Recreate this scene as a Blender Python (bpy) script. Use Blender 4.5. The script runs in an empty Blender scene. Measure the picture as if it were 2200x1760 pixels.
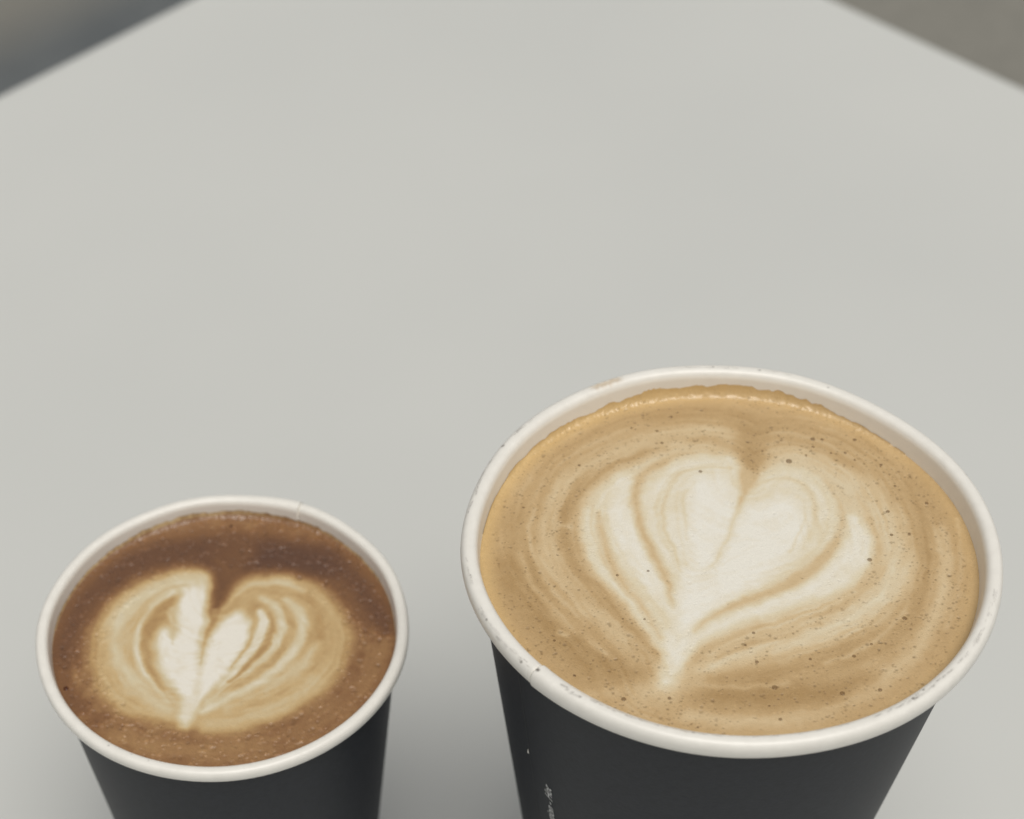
import bpy, math, random
import numpy as np
from mathutils import Matrix, Vector

random.seed(7)
rng = np.random.default_rng(11)
sc = bpy.context.scene
COL = sc.collection

# ------------------------------------------------------------------ camera
TABLE_Z = 0.45                      # height of the table top above the floor
CAM_Z = TABLE_Z + 0.36688           # the lens is held 37 cm above the table top
PITCH, ROLL = 0.859228, 0.002413
F_PX, PP_X, PP_Y = 3987.44, 1017.45, 1329.34     # calibration for a 2200 x 1760 frame
fw = Vector((0, math.cos(PITCH), -math.sin(PITCH)))
rt = Vector((1, 0, 0))
up = rt.cross(fw)
cr, sr = math.cos(ROLL), math.sin(ROLL)
rt, up = rt * cr + up * sr, up * cr - rt * sr
cam = bpy.data.cameras.new('camera')
camo = bpy.data.objects.new('camera', cam)
COL.objects.link(camo)
camo.matrix_world = Matrix(((rt.x, up.x, -fw.x, 0), (rt.y, up.y, -fw.y, 0),
                            (rt.z, up.z, -fw.z, CAM_Z), (0, 0, 0, 1)))
cam.sensor_width = 36.0
cam.sensor_fit = 'HORIZONTAL'
cam.lens = F_PX / 2200 * 36.0
cam.shift_x = (1100 - PP_X) / 2200
cam.shift_y = (PP_Y - 880) / 2200
cam.clip_start, cam.clip_end = 0.02, 300
cam.dof.use_dof = True
cam.dof.focus_distance = 0.312
cam.dof.aperture_fstop = 16
sc.camera = camo

# ------------------------------------------------------------------ light
SUN_VEC = Vector((0.024, -0.070, 0.240)).normalized()      # towards the sun
sun_el = math.asin(SUN_VEC.z)
sun_az = math.atan2(SUN_VEC.x, SUN_VEC.y)
world = bpy.data.worlds.new('World')
sc.world = world
world.use_nodes = True
wn, wl = world.node_tree.nodes, world.node_tree.links
wn.clear()
sky = wn.new('ShaderNodeTexSky')
sky.sky_type = 'NISHITA'
sky.sun_disc = False
sky.sun_elevation = sun_el
sky.sun_rotation = sun_az
sky.air_density, sky.dust_density, sky.ozone_density = 1.0, 4.0, 1.0
hs = wn.new('ShaderNodeHueSaturation')                     # overcast: nearly colourless
hs.inputs['Saturation'].default_value = 0.22
bgn = wn.new('ShaderNodeBackground')
bgn.inputs['Strength'].default_value = 0.05
wo = wn.new('ShaderNodeOutputWorld')
wl.new(sky.outputs[0], hs.inputs['Color'])
wl.new(hs.outputs[0], bgn.inputs['Color'])
wl.new(bgn.outputs[0], wo.inputs['Surface'])
sl = bpy.data.lights.new('sun', 'SUN')
sl.energy = 1.5
sl.angle = math.radians(40)
sl.color = (1.0, 0.965, 0.90)
so = bpy.data.objects.new('sun', sl)
COL.objects.link(so)
so.rotation_euler = SUN_VEC.to_track_quat('Z', 'Y').to_euler()
sc.view_settings.view_transform = 'Standard'
sc.view_settings.look = 'None'
sc.view_settings.gamma = 1.0
sc.view_settings.exposure = 0.325

# poured-milk figures, in mm about each cup axis: (kind, paleness, edge softness, points, stroke widths)
LATTE_ART = [
 ('s', 0.47, 1.95, [(3.56, 29.7), (-1.1, 30.81), (-10.75, 28.54), (-19.56, 24.08), (-25.71, 18.64), (-29.25, 12.74), (-31.07, 6.41), (-29.6, -0.3), (-25.41, -7.9), (-21.25, -13.17), (-18.33, -17.83)], [4.39, 4.37, 4.23, 4.0, 3.64, 3.2, 2.88, 3.18, 3.33, 3.32, 3.23]),
 ('s', 0.02, 2.71, [(-37.34, -2.52), (-35.8, -7.93), (-33.11, -13.21), (-30.06, -17.35), (-24.77, -22.42), (-21.78, -24.91)], [4.72, 4.83, 5.03, 5.23, 5.26, 5.26]),
 ('s', 0.4, 0.92, [(-35.88, 0.79), (-34.36, -5.23), (-30.69, -11.1), (-26.52, -16.82), (-22.4, -21.4)], [0.95, 0.99, 1.03, 1.04, 1.04]),
 ('s', 0.4, 0.83, [(-31.17, 1.91), (-28.09, -4.13), (-24.29, -10.02), (-19.84, -16.8)], [1.41, 1.42, 1.42, 1.39]),
 ('s', 0.42, 0.56, [(-33.6, 3.02), (-32.44, -0.31), (-28.96, -6.3), (-24.79, -12.66)], [0.63, 0.65, 0.66, 0.66]),
 ('s', 0.34, 1.72, [(-31.93, -29.86), (-25.08, -30.33), (-19.71, -29.83)], [1.95, 1.95, 1.94]),
 ('s', 0.14, 1.26, [(-9.14, 26.88), (-12.67, 25.21), (-17.94, 22.15), (-23.24, 17.17), (-26.59, 11.01), (-27.02, 4.17), (-25.62, -2.49), (-22.61, -7.89), (-19.64, -12.64), (-16.37, -17.82)], [0.71, 1.4, 1.9, 2.43, 2.41, 2.33, 2.52, 2.55, 2.35, 1.39]),
 ('s', 0.68, 2.54, [(22.42, 18.81), (26.85, 11.19), (28.6, 3.23), (27.47, -4.49), (23.43, -10.4), (17.26, -15.13), (10.66, -17.73), (3.36, -20.31), (-2.7, -22.85), (-6.39, -25.36)], [3.3, 4.12, 4.83, 4.74, 5.34, 5.3, 4.95, 4.41, 3.81, 2.76]),
 ('s', 0.52, 1.79, [(10.08, 26.02), (16.36, 24.82), (22.65, 20.6), (27.34, 14.68), (30.33, 6.62), (30.55, -0.1)], [3.1, 3.08, 2.95, 2.71, 2.4, 2.18]),
 ('s', 0.55, 2.28, [(22.71, -3.96), (16.33, -9.89), (7.92, -14.12), (-0.26, -17.26), (-5.95, -19.83)], [5.61, 5.79, 5.47, 4.45, 2.44]),
 ('s', 0.12, 1.8, [(34.68, 5.5), (33.23, -5.01), (30.35, -11.96), (24.38, -17.69), (17.13, -22.29), (10.69, -24.31), (2.81, -25.83), (-4.97, -26.84)], [2.48, 2.37, 2.47, 2.73, 2.37, 1.96, 1.77, 1.18]),
 ('s', 0.48, 1.42, [(37.34, 6.64), (36.65, -0.08), (35.41, -7.7), (31.04, -17.67), (25.29, -24.76), (17.6, -30.44), (9.56, -34.08), (-0.03, -35.54), (-9.38, -34.61)], [1.26, 2.46, 2.34, 1.97, 2.38, 2.69, 2.33, 1.91, 1.92]),
 ('s', 0.34, 0.65, [(34.65, -1.19), (33.41, -7.71), (31.3, -13.53)], [0.72, 0.7, 0.69]),
 ('s', 0.0, 2.37, [(-9.03, -29.79), (-1.46, -30.5), (6.21, -29.99), (13.88, -29.72), (19.62, -26.76)], [2.94, 5.37, 5.85, 4.79, 2.31]),
 ('s', 0.34, 0.69, [(-6.62, -28.32), (0.63, -28.54), (7.22, -27.79)], [0.69, 0.69, 0.69]),
 ('s', 0.44, 2.59, [(-17.08, -30.55), (-12.03, -29.07), (-7.71, -27.59)], [2.86, 5.26, 2.87]),
 ('p', 0.72, 2.2, [(-11.43, -25.87), (-12.65, -20.87), (-14.57, -17.3), (-17.99, -11.32), (-21.52, -6.0), (-24.33, -0.56), (-25.32, 5.86), (-24.62, 11.59), (-22.2, 16.87), (-18.67, 20.34), (-14.05, 23.37), (-8.79, 25.59), (-3.15, 26.59), (1.93, 25.87), (4.34, 23.26), (4.76, 18.15), (6.52, 20.25), (9.37, 23.27), (13.34, 24.5), (17.82, 22.7), (21.58, 18.8), (23.75, 12.92), (24.56, 6.6), (24.56, 2.1), (22.86, -2.87), (19.07, -7.22), (13.88, -10.43), (8.03, -13.08), (1.87, -15.44), (-4.25, -18.04), (-7.59, -20.85), (-9.79, -24.37)], None),
 ('s', 0.62, 0.99, [(13.24, 23.59), (17.25, 21.49), (20.51, 17.02), (21.85, 11.17), (21.52, 5.45)], [2.44, 2.36, 2.11, 1.81, 1.68]),
 ('s', 0.93, 1.91, [(-16.91, 17.48), (-18.43, 12.2), (-17.71, 5.89), (-15.41, -0.81), (-12.94, -6.78), (-11.06, -11.56)], [3.46, 4.37, 5.12, 4.84, 3.89, 1.8]),
 ('s', 0.8, 1.03, [(-23.68, 11.02), (-24.17, 5.87), (-23.44, 1.38), (-21.24, -4.11), (-17.89, -9.47), (-15.04, -15.24), (-12.62, -20.36)], [1.25, 1.49, 1.78, 1.88, 1.69, 1.54, 1.34]),
 ('s', 0.44, 0.93, [(-21.77, 10.16), (-21.35, 5.31), (-20.56, 0.28), (-18.5, -5.72), (-15.96, -10.52), (-14.22, -14.71), (-12.94, -18.07)], [0.43, 1.11, 1.23, 1.28, 1.1, 0.8, 0.35]),
 ('s', 0.48, 0.71, [(3.3, 24.47), (-1.5, 25.86), (-6.7, 24.86), (-11.15, 21.99)], [0.49, 0.99, 1.18, 1.47]),
 ('s', 0.4, 0.92, [(-9.38, 23.21), (-12.25, 21.38), (-14.33, 18.38), (-15.05, 14.54), (-14.79, 8.75), (-13.56, 3.09), (-11.86, -2.44), (-10.57, -7.31), (-9.98, -11.56)], [0.68, 1.39, 1.61, 1.59, 1.47, 1.53, 1.43, 1.03, 0.42]),
 ('p', 0.86, 1.27, [(4.39, 22.35), (1.77, 24.04), (-2.49, 24.14), (-7.31, 22.31), (-10.94, 18.69), (-13.08, 14.55), (-13.22, 8.75), (-12.09, 3.65), (-10.41, -1.89), (-9.3, -6.23), (-9.23, -11.03), (-7.64, -11.03), (-2.96, -2.41), (1.27, 6.52), (3.35, 13.43), (4.47, 18.74)], None),
 ('s', 0.66, 0.49, [(2.39, 21.43), (-1.82, 21.84), (-6.16, 20.5), (-9.32, 16.33), (-10.59, 11.06), (-10.51, 5.91), (-9.25, 1.43), (-8.38, -3.52)], [0.36, 0.72, 0.77, 0.72, 0.75, 0.7, 0.53, 0.26]),
 ('s', 0.74, 0.39, [(-7.56, 18.7), (-11.23, 13.97), (-11.43, 7.61), (-10.15, 1.98)], [0.5, 0.43, 0.43, 0.44]),
 ('s', 0.72, 0.44, [(-4.23, 18.12), (-6.38, 14.57), (-6.93, 9.92), (-6.72, 4.23)], [0.28, 0.6, 0.67, 0.25]),
 ('p', 0.97, 1.65, [(-2.45, 19.32), (-5.04, 15.75), (-5.89, 9.92), (-5.86, 3.11), (-5.92, -4.06), (-3.9, -4.05), (-1.06, 0.9), (1.37, 7.66), (1.84, 12.84), (0.78, 17.54)], None),
 ('p', 0.8, 1.45, [(4.88, 16.37), (8.64, 20.25), (12.91, 20.57), (17.71, 18.19), (20.61, 11.17), (19.47, 5.45), (15.58, 0.4), (9.69, -5.09), (2.44, -9.41), (-3.8, -12.59), (-0.15, 2.02), (2.51, 8.8)], None),
 ('s', 0.64, 0.59, [(6.23, 17.27), (11.05, 19.07), (14.83, 17.0), (16.25, 12.31), (15.47, 7.13), (13.12, 2.06)], [0.46, 0.84, 0.9, 0.8, 0.65, 0.33]),
 ('p', 0.99, 1.86, [(-0.2, 1.46), (2.41, 7.66), (5.72, 11.99), (9.68, 14.04), (13.28, 12.59), (14.72, 8.85), (13.79, 4.3), (10.63, -0.17), (6.15, -4.29), (1.39, -7.81), (-2.85, -10.75), (-5.9, -14.17), (-8.22, -18.82), (-9.91, -23.38), (-11.27, -26.37), (-11.97, -22.38), (-10.65, -17.29), (-9.63, -11.03), (-8.66, -5.69), (-6.2, -2.42), (-4.35, -4.6)], None),
 ('s', 0.52, 0.98, [(18.97, 18.2), (20.96, 12.33), (20.23, 6.58), (18.23, 2.08)], [0.61, 1.01, 1.13, 1.4]),
 ('s', 0.44, 0.93, [(19.33, 4.32), (16.8, 0.4), (12.16, -4.54), (6.57, -8.06), (0.28, -11.27), (-3.91, -13.9), (-6.69, -16.76)], [1.14, 2.18, 2.6, 2.2, 1.79, 1.14, 0.36]),
 ('s', 0.93, 1.29, [(22.8, 8.87), (22.94, 3.77), (21.06, -1.24), (16.43, -5.88), (10.42, -9.38), (4.16, -12.15), (-2.04, -15.2), (-6.65, -18.81), (-9.29, -22.87)], [1.76, 4.47, 5.19, 4.35, 2.61, 2.2, 1.94, 1.6, 1.25]),
 ('s', 0.36, 0.91, [(25.36, -2.32), (22.35, -6.67), (16.1, -11.74), (7.8, -15.16), (-0.33, -18.03), (-5.25, -20.84), (-8.59, -23.87)], [0.86, 1.55, 1.86, 1.7, 1.47, 1.03, 0.45]),
 ('s', 0.34, 0.72, [(13.71, -15.15), (7.56, -17.49), (1.46, -19.81), (-3.83, -22.35)], [0.5, 1.29, 1.37, 0.58]),
 ('s', 0.15, 2.04, [(7.81, 33.48), (6.62, 26.62), (5.49, 20.54), (4.83, 17.56)], [7.32, 4.25, 2.02, 1.0]),
 ('s', 0.46, 0.7, [(5.36, 20.54), (3.93, 15.19), (2.42, 10.53)], [1.94, 1.18, 0.42]),
 ('s', 0.68, 0.67, [(2.77, 11.69), (0.81, 5.95), (-1.27, 0.9), (-2.96, -2.41)], [0.67, 0.59, 0.38, 0.17]),
 ('s', 0.9, 1.76, [(-9.67, -17.29), (-11.07, -23.38), (-12.51, -27.6)], [2.73, 3.1, 2.32]),
 ('s', 0.46, 0.68, [(-28.57, 7.27), (-26.72, 6.99)], [0.8, 0.8]),
 ('s', 0.42, 0.63, [(-29.47, -17.09), (-28.3, -17.6)], [0.81, 0.81]),
 ('s', 0.02, 1.98, [(-26.98, -18.88), (-24.03, -23.42), (-19.49, -25.4), (-16.44, -25.89)], [2.28, 2.39, 2.48, 2.49]),
 ('s', 0.76, 0.39, [(0.8, 22.64), (-3.92, 22.2), (-7.43, 20.5), (-10.21, 16.91), (-11.55, 12.22), (-11.5, 6.48), (-10.19, 1.43), (-9.03, -2.43)], [0.54, 0.54, 0.49, 0.41, 0.37, 0.39, 0.41, 0.41]),
 ('s', 0.8, 0.39, [(1.46, 20.53), (-2.78, 20.39), (-6.34, 18.11), (-7.89, 13.98), (-8.25, 8.77), (-7.83, 3.11), (-7.37, -1.88)], [0.48, 0.47, 0.4, 0.33, 0.34, 0.34, 0.34]),
 ('s', 0.72, 0.49, [(7.79, 20.25), (12.58, 21.47), (16.93, 18.79), (18.74, 12.9), (17.55, 6.57), (14.42, 0.95), (9.81, -4.01), (3.77, -8.07)], [0.59, 0.61, 0.56, 0.44, 0.41, 0.45, 0.48, 0.49]),
 ('s', 0.8, 0.39, [(6.93, 15.79), (10.83, 16.98), (13.72, 14.64), (14.51, 10.57), (13.16, 5.99), (10.35, 0.94)], [0.52, 0.54, 0.48, 0.38, 0.38, 0.39]),
 ('s', 0.76, 0.48, [(-18.54, 18.67), (-20.46, 13.35), (-20.31, 7.59), (-18.55, 1.4), (-16.06, -5.17), (-13.6, -11.05), (-11.92, -15.74)], [0.49, 0.46, 0.48, 0.5, 0.5, 0.49, 0.48]),
 ('s', 0.62, 0.38, [(-22.55, 13.35), (-23.2, 7.58), (-22.19, 1.94), (-19.83, -4.1), (-16.89, -9.47), (-14.42, -14.72)], [0.38, 0.38, 0.4, 0.42, 0.42, 0.41]),
 ('s', 0.58, 0.54, [(20.6, -7.75), (14.06, -12.27), (6.99, -15.43), (-0.38, -18.54), (-5.34, -21.85)], [0.48, 0.49, 0.5, 0.48, 0.47]),
 ('s', 0.66, 0.45, [(23.43, -10.4), (16.41, -15.65), (8.59, -18.76), (0.51, -21.58), (-4.75, -24.11)], [0.61, 0.63, 0.64, 0.63, 0.62]),
 ('s', 0.34, 0.45, [(26.14, -10.92), (19.28, -17.71), (11.09, -20.79), (3.06, -23.33)], [0.54, 0.56, 0.59, 0.59]),
 ('s', 0.4, 0.72, [(30.37, -6.64), (27.34, -13.54), (20.96, -19.75), (13.84, -23.8)], [0.55, 0.58, 0.64, 0.65]),
 ('s', 0.36, 0.56, [(40.61, 8.93), (39.9, -0.07), (37.63, -8.76), (34.43, -16.11)], [0.6, 0.57, 0.54, 0.54]),
 ('s', 0.36, 0.52, [(3.79, -35.05), (13.46, -33.11), (21.65, -28.72), (28.3, -22.75)], [0.56, 0.56, 0.53, 0.52]),
 ('s', 0.38, 0.57, [(-33.04, 10.99), (-33.97, 5.27), (-32.87, -1.41), (-30.21, -7.91), (-26.39, -13.19)], [0.59, 0.58, 0.61, 0.65, 0.66]),
 ('s', 0.36, 0.49, [(-23.11, 20.45), (-27.07, 15.68), (-29.73, 10.42), (-30.67, 5.85)], [0.62, 0.59, 0.53, 0.5]),
 ('s', 0.38, 0.51, [(-16.11, 24.71), (-9.08, 27.8), (-2.11, 28.94), (2.99, 28.15)], [0.71, 0.73, 0.75, 0.75]),
]
FLAT_ART = [
 ('s', -0.7, 3.28, [(-30.74, -4.37), (-30.64, 1.23), (-29.1, 7.78), (-25.2, 13.65), (-20.16, 18.78), (-12.86, 21.84), (-5.27, 22.74), (2.73, 22.76), (10.83, 21.48), (18.93, 19.34), (24.57, 13.81), (28.94, 6.31)], [5.45, 5.76, 6.43, 6.95, 7.32, 7.49, 7.47, 7.42, 7.31, 6.98, 6.19, 5.83]),
 ('s', -1.0, 2.6, [(-2.51, 20.57), (2.87, 21.02), (9.26, 21.04), (17.33, 19.34)], [6.55, 6.54, 6.49, 6.41]),
 ('s', -0.8, 1.43, [(29.19, 7.96), (30.94, 1.83)], [1.92, 1.9]),
 ('s', -0.45, 1.36, [(-29.84, -6.34), (-28.39, -12.16), (-25.29, -17.1)], [1.79, 1.77, 1.8]),
 ('s', 0.12, 2.29, [(-18.03, -22.68), (-9.46, -25.59), (-0.57, -26.65), (8.1, -25.54)], [3.92, 3.95, 4.01, 4.04]),
 ('s', -0.05, 2.03, [(13.81, -23.32), (22.32, -16.96), (27.4, -10.06), (29.58, -3.39)], [3.96, 3.95, 3.75, 3.61]),
 ('p', 0.46, 2.11, [(-5.49, -21.53), (-13.04, -20.07), (-19.04, -17.08), (-23.13, -12.15), (-25.04, -6.32), (-25.54, 0.44), (-24.56, 5.32), (-22.12, 10.5), (-18.35, 14.3), (-13.59, 16.87), (-8.65, 18.18), (-4.78, 17.55), (-3.39, 14.56), (-2.49, 9.94), (-1.35, 11.2), (0.35, 13.31), (3.64, 15.44), (8.62, 16.52), (13.77, 15.26), (18.37, 11.89), (22.06, 7.11), (24.01, 1.81), (23.97, -4.2), (21.98, -10.08), (17.76, -15.46), (12.06, -19.24), (4.9, -22.24), (-0.96, -22.63)], None),
 ('s', 0.38, 2.12, [(14.7, 10.41), (17.48, 5.45), (18.11, -0.23), (16.24, -5.01)], [3.73, 3.48, 3.49, 3.73]),
 ('s', 0.58, 1.34, [(-1.13, -20.77), (6.13, -19.26), (13.29, -15.47), (17.47, -10.48)], [2.63, 2.63, 2.59, 2.53]),
 ('s', 0.76, 1.76, [(-5.17, 14.98), (-10.11, 13.91), (-15.17, 11.36), (-18.82, 7.81), (-20.68, 2.88), (-20.48, -2.35), (-18.46, -7.48), (-15.24, -11.55), (-11.89, -14.6), (-8.61, -17.24)], [3.0, 3.84, 4.18, 4.29, 3.73, 3.02, 2.77, 2.95, 3.04, 2.37]),
 ('s', 0.56, 0.49, [(-8.78, 13.28), (-13.05, 12.0), (-15.8, 8.65), (-17.79, 4.52), (-18.28, -0.34), (-17.23, -5.12), (-14.9, -9.42), (-12.13, -12.5)], [0.34, 0.84, 0.93, 0.92, 0.81, 0.72, 0.7, 0.39]),
 ('s', 0.82, 0.63, [(-11.09, 11.38), (-14.69, 7.2), (-16.68, 1.68), (-16.45, -3.53), (-14.43, -8.25), (-11.61, -11.73), (-8.54, -15.16)], [1.21, 1.37, 1.34, 1.2, 1.24, 1.3, 1.3]),
 ('s', 0.6, 0.41, [(-11.36, -11.34), (-9.26, -14.02), (-7.52, -16.29)], [0.32, 0.77, 0.32]),
 ('s', 0.3, 0.84, [(-9.42, 10.34), (-11.43, 8.66), (-13.29, 5.77), (-14.68, 1.68), (-14.56, -2.73), (-13.55, -6.68), (-11.83, -9.8), (-10.2, -12.3)], [0.57, 2.39, 3.34, 2.54, 1.89, 1.69, 1.43, 0.5]),
 ('p', 1.0, 1.53, [(-9.01, 12.43), (-9.75, 9.08), (-9.87, 5.78), (-9.61, 0.49), (-11.22, 2.51), (-12.52, 1.69), (-13.05, -2.33), (-11.88, -6.68), (-9.49, -10.56), (-7.35, -13.63), (-6.4, -17.05), (-6.42, -19.67), (-5.09, -19.67), (-4.5, -16.66), (-3.8, -13.24), (-3.99, -8.22), (-4.38, -2.7), (-3.93, 3.75), (-3.94, 8.69), (-4.76, 12.45), (-6.93, 13.71)], None),
 ('s', 0.66, 0.5, [(-10.94, 7.01), (-10.34, 2.91), (-9.65, -1.52)], [1.24, 0.8, 0.24]),
 ('s', 0.76, 0.57, [(-4.1, 13.72), (-4.24, 7.03), (-4.47, 1.31)], [0.65, 0.71, 0.32]),
 ('s', -0.5, 1.68, [(-0.39, 21.88), (-1.26, 15.42), (-1.96, 10.36), (-2.39, 6.21)], [10.21, 4.04, 2.32, 0.98]),
 ('s', 0.66, 0.72, [(-1.14, 5.39), (0.12, 8.7), (2.36, 11.84), (5.66, 13.83), (10.71, 13.76), (13.99, 11.67)], [0.71, 1.12, 1.3, 1.36, 1.33, 0.79]),
 ('s', 0.38, 0.58, [(1.27, 9.95), (3.93, 11.84), (8.31, 12.07), (11.56, 10.4)], [0.66, 1.27, 1.67, 0.96]),
 ('s', 0.4, 0.79, [(-1.26, 4.98), (0.2, 7.87), (3.19, 9.33), (5.25, 7.06)], [1.1, 2.23, 2.48, 1.43]),
 ('s', 0.28, 0.35, [(-2.34, 6.62), (-2.54, 3.75), (-3.1, 0.91), (-3.71, -2.7), (-3.99, -6.65)], [1.42, 1.25, 0.93, 0.65, 0.19]),
 ('p', 1.0, 1.32, [(1.39, 6.72), (-0.75, 4.58), (-2.54, 0.51), (-3.62, -4.29), (-3.92, -8.99), (-3.91, -13.62), (-4.32, -17.04), (-2.86, -15.14), (-0.23, -11.31), (2.11, -7.02), (3.87, -2.67), (4.62, 1.34), (4.06, 4.39), (2.82, 6.31)], None),
 ('s', 0.78, 0.77, [(6.27, 9.97), (9.24, 7.9), (10.61, 3.8), (10.28, -0.25), (8.42, -4.25), (5.22, -7.99), (1.63, -11.88), (-1.63, -15.52)], [1.16, 1.93, 1.91, 2.01, 1.96, 1.71, 1.48, 1.1]),
 ('s', 0.86, 0.49, [(6.38, 6.45), (7.05, 3.78), (6.5, -0.27), (4.67, -4.26), (2.24, -8.59), (0.12, -11.88)], [1.55, 2.0, 2.17, 1.78, 1.29, 0.72]),
 ('s', 0.44, 0.32, [(4.75, 6.23), (5.26, 1.75), (4.22, -2.47), (1.82, -7.22)], [0.56, 0.51, 0.48, 0.21]),
 ('s', 0.3, 0.42, [(7.95, 6.24), (8.66, 2.16), (7.68, -2.46), (4.82, -6.82), (1.54, -10.92)], [0.43, 1.13, 1.19, 0.95, 0.44]),
 ('s', 0.8, 0.69, [(10.98, 9.78), (13.69, 6.47), (14.64, 2.18), (13.78, -2.24), (10.89, -6.8), (6.97, -10.98), (1.3, -14.94), (-2.62, -17.6)], [1.43, 1.97, 2.05, 2.14, 1.98, 1.88, 1.73, 1.5]),
 ('s', 0.42, 0.49, [(10.79, 7.91), (12.31, 3.8), (11.97, -0.25), (10.1, -4.24), (6.75, -8.18), (3.11, -11.68)], [0.45, 0.92, 1.14, 1.09, 0.97, 0.52]),
 ('s', 0.52, 0.34, [(4.96, -8.58), (2.48, -11.3), (0.58, -13.61)], [0.37, 0.74, 0.29]),
 ('s', 0.64, 1.16, [(17.87, -1.43), (14.54, -6.99), (8.58, -12.43), (2.05, -16.64)], [1.43, 2.21, 2.25, 1.5]),
 ('s', 0.88, 1.33, [(-5.06, -15.53), (-5.38, -21.16)], [2.47, 1.34]),
]
LATTE_BUBBLES = [(12.91, 23.28, 0.6), (17.84, 29.01, 0.47), (19.55, 28.89, 0.34), (25.44, 28.85, 0.39), (35.97, 12.84, 0.38), (28.87, 10.79, 0.37), (24.09, -0.68, 0.45), (28.09, -13.85, 0.43), (4.94, -28.68, 0.5), (15.69, -29.86, 0.46), (21.86, -29.11, 0.38), (-19.51, -31.14, 0.46), (2.59, -23.34, 0.35), (18.59, -22.08, 0.35), (5.17, -35.14, 0.34), (-3.19, 20.63, 0.38), (-9.58, 27.92, 0.34), (-13.94, -3.38, 0.28), (-12.16, -30.92, 0.34), (11.37, -22.71, 0.31), (2.65, -17.14, 0.31), (17.68, 26.97, 0.3), (20.71, 25.44, 0.26), (16.15, 24.82, 0.26), (23.28, 25.45, 0.3), (-7.4, 34.82, 0.3), (-10.25, 31.03, 0.3), (-24.75, 22.13, 0.3), (-14.87, 31.83, 0.26), (-34.9, 11.56, 0.25), (-30.3, -18.89, 0.27), (-27.23, -26.32, 0.27), (29.27, 22.43, 0.3), (31.03, 17.05, 0.29), (24.75, 23.63, 0.26), (28.68, 5.2, 0.33), (31.81, 5.49, 0.29), (1.07, -19.81, 0.23), (21.78, -19.49, 0.27), (3.68, -32.42, 0.23), (-8.04, -36.75, 0.23), (-15.18, -14.2, 0.24), (-19.24, -4.37, 0.28)]
FLAT_BUBBLES = [(-28.36, -12.36, 0.51), (-1.35, 29.25, 0.39), (-14.52, 31.13, 0.29)]

# ------------------------------------------------------------------ helpers
def lin(c):
    c = np.asarray(c, float) / 255.0
    return np.where(c <= 0.04045, c / 12.92, ((c + 0.055) / 1.055) ** 2.4)

def tag(o, label=None, category=None, group=None, kind=None):
    if label: o['label'] = label
    if category: o['category'] = category
    if group: o['group'] = group
    if kind: o['kind'] = kind
    return o

def empty(name, loc):
    o = bpy.data.objects.new(name, None)
    o.empty_display_size = 0.02
    COL.objects.link(o)
    o.location = loc
    return o

def mesh_obj(name, verts, faces, mat, parent=None, smooth=True, attrs=None):
    me = bpy.data.meshes.new(name)
    verts = np.asarray(verts, np.float32)
    if isinstance(faces, np.ndarray):
        n, k = faces.shape
        me.vertices.add(len(verts))
        me.vertices.foreach_set('co', verts.ravel())
        me.loops.add(n * k)
        me.loops.foreach_set('vertex_index', faces.astype(np.int32).ravel())
        me.polygons.add(n)
        me.polygons.foreach_set('loop_start', np.arange(0, n * k, k, dtype=np.int32))
        me.update(calc_edges=True)
        me.validate()
    else:
        me.from_pydata(verts.tolist(), [], faces)
        me.update()
    if smooth:
        me.polygons.foreach_set('use_smooth', np.ones(len(me.polygons), bool))
    for nm, arr in (attrs or {}).items():
        arr = np.asarray(arr, np.float32)
        if arr.ndim == 1:
            a = me.attributes.new(nm, 'FLOAT', 'POINT')
            a.data.foreach_set('value', arr)
        else:
            a = me.attributes.new(nm, 'FLOAT_COLOR', 'POINT')
            a.data.foreach_set('color', np.concatenate([arr, np.ones((len(arr), 1), np.float32)], 1).ravel())
    if mat: me.materials.append(mat)
    o = bpy.data.objects.new(name, me)
    COL.objects.link(o)
    if parent: o.parent = parent
    return o

def grid_faces(nu, nv, wrap_v=True, wrap_u=False):
    i = np.arange(nu if wrap_u else nu - 1)[:, None]
    j = np.arange(nv if wrap_v else nv - 1)[None, :]
    i2, j2 = (i + 1) % nu, (j + 1) % nv
    return np.stack([i * nv + j, i * nv + j2, i2 * nv + j2, i2 * nv + j], -1).reshape(-1, 4)

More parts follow.
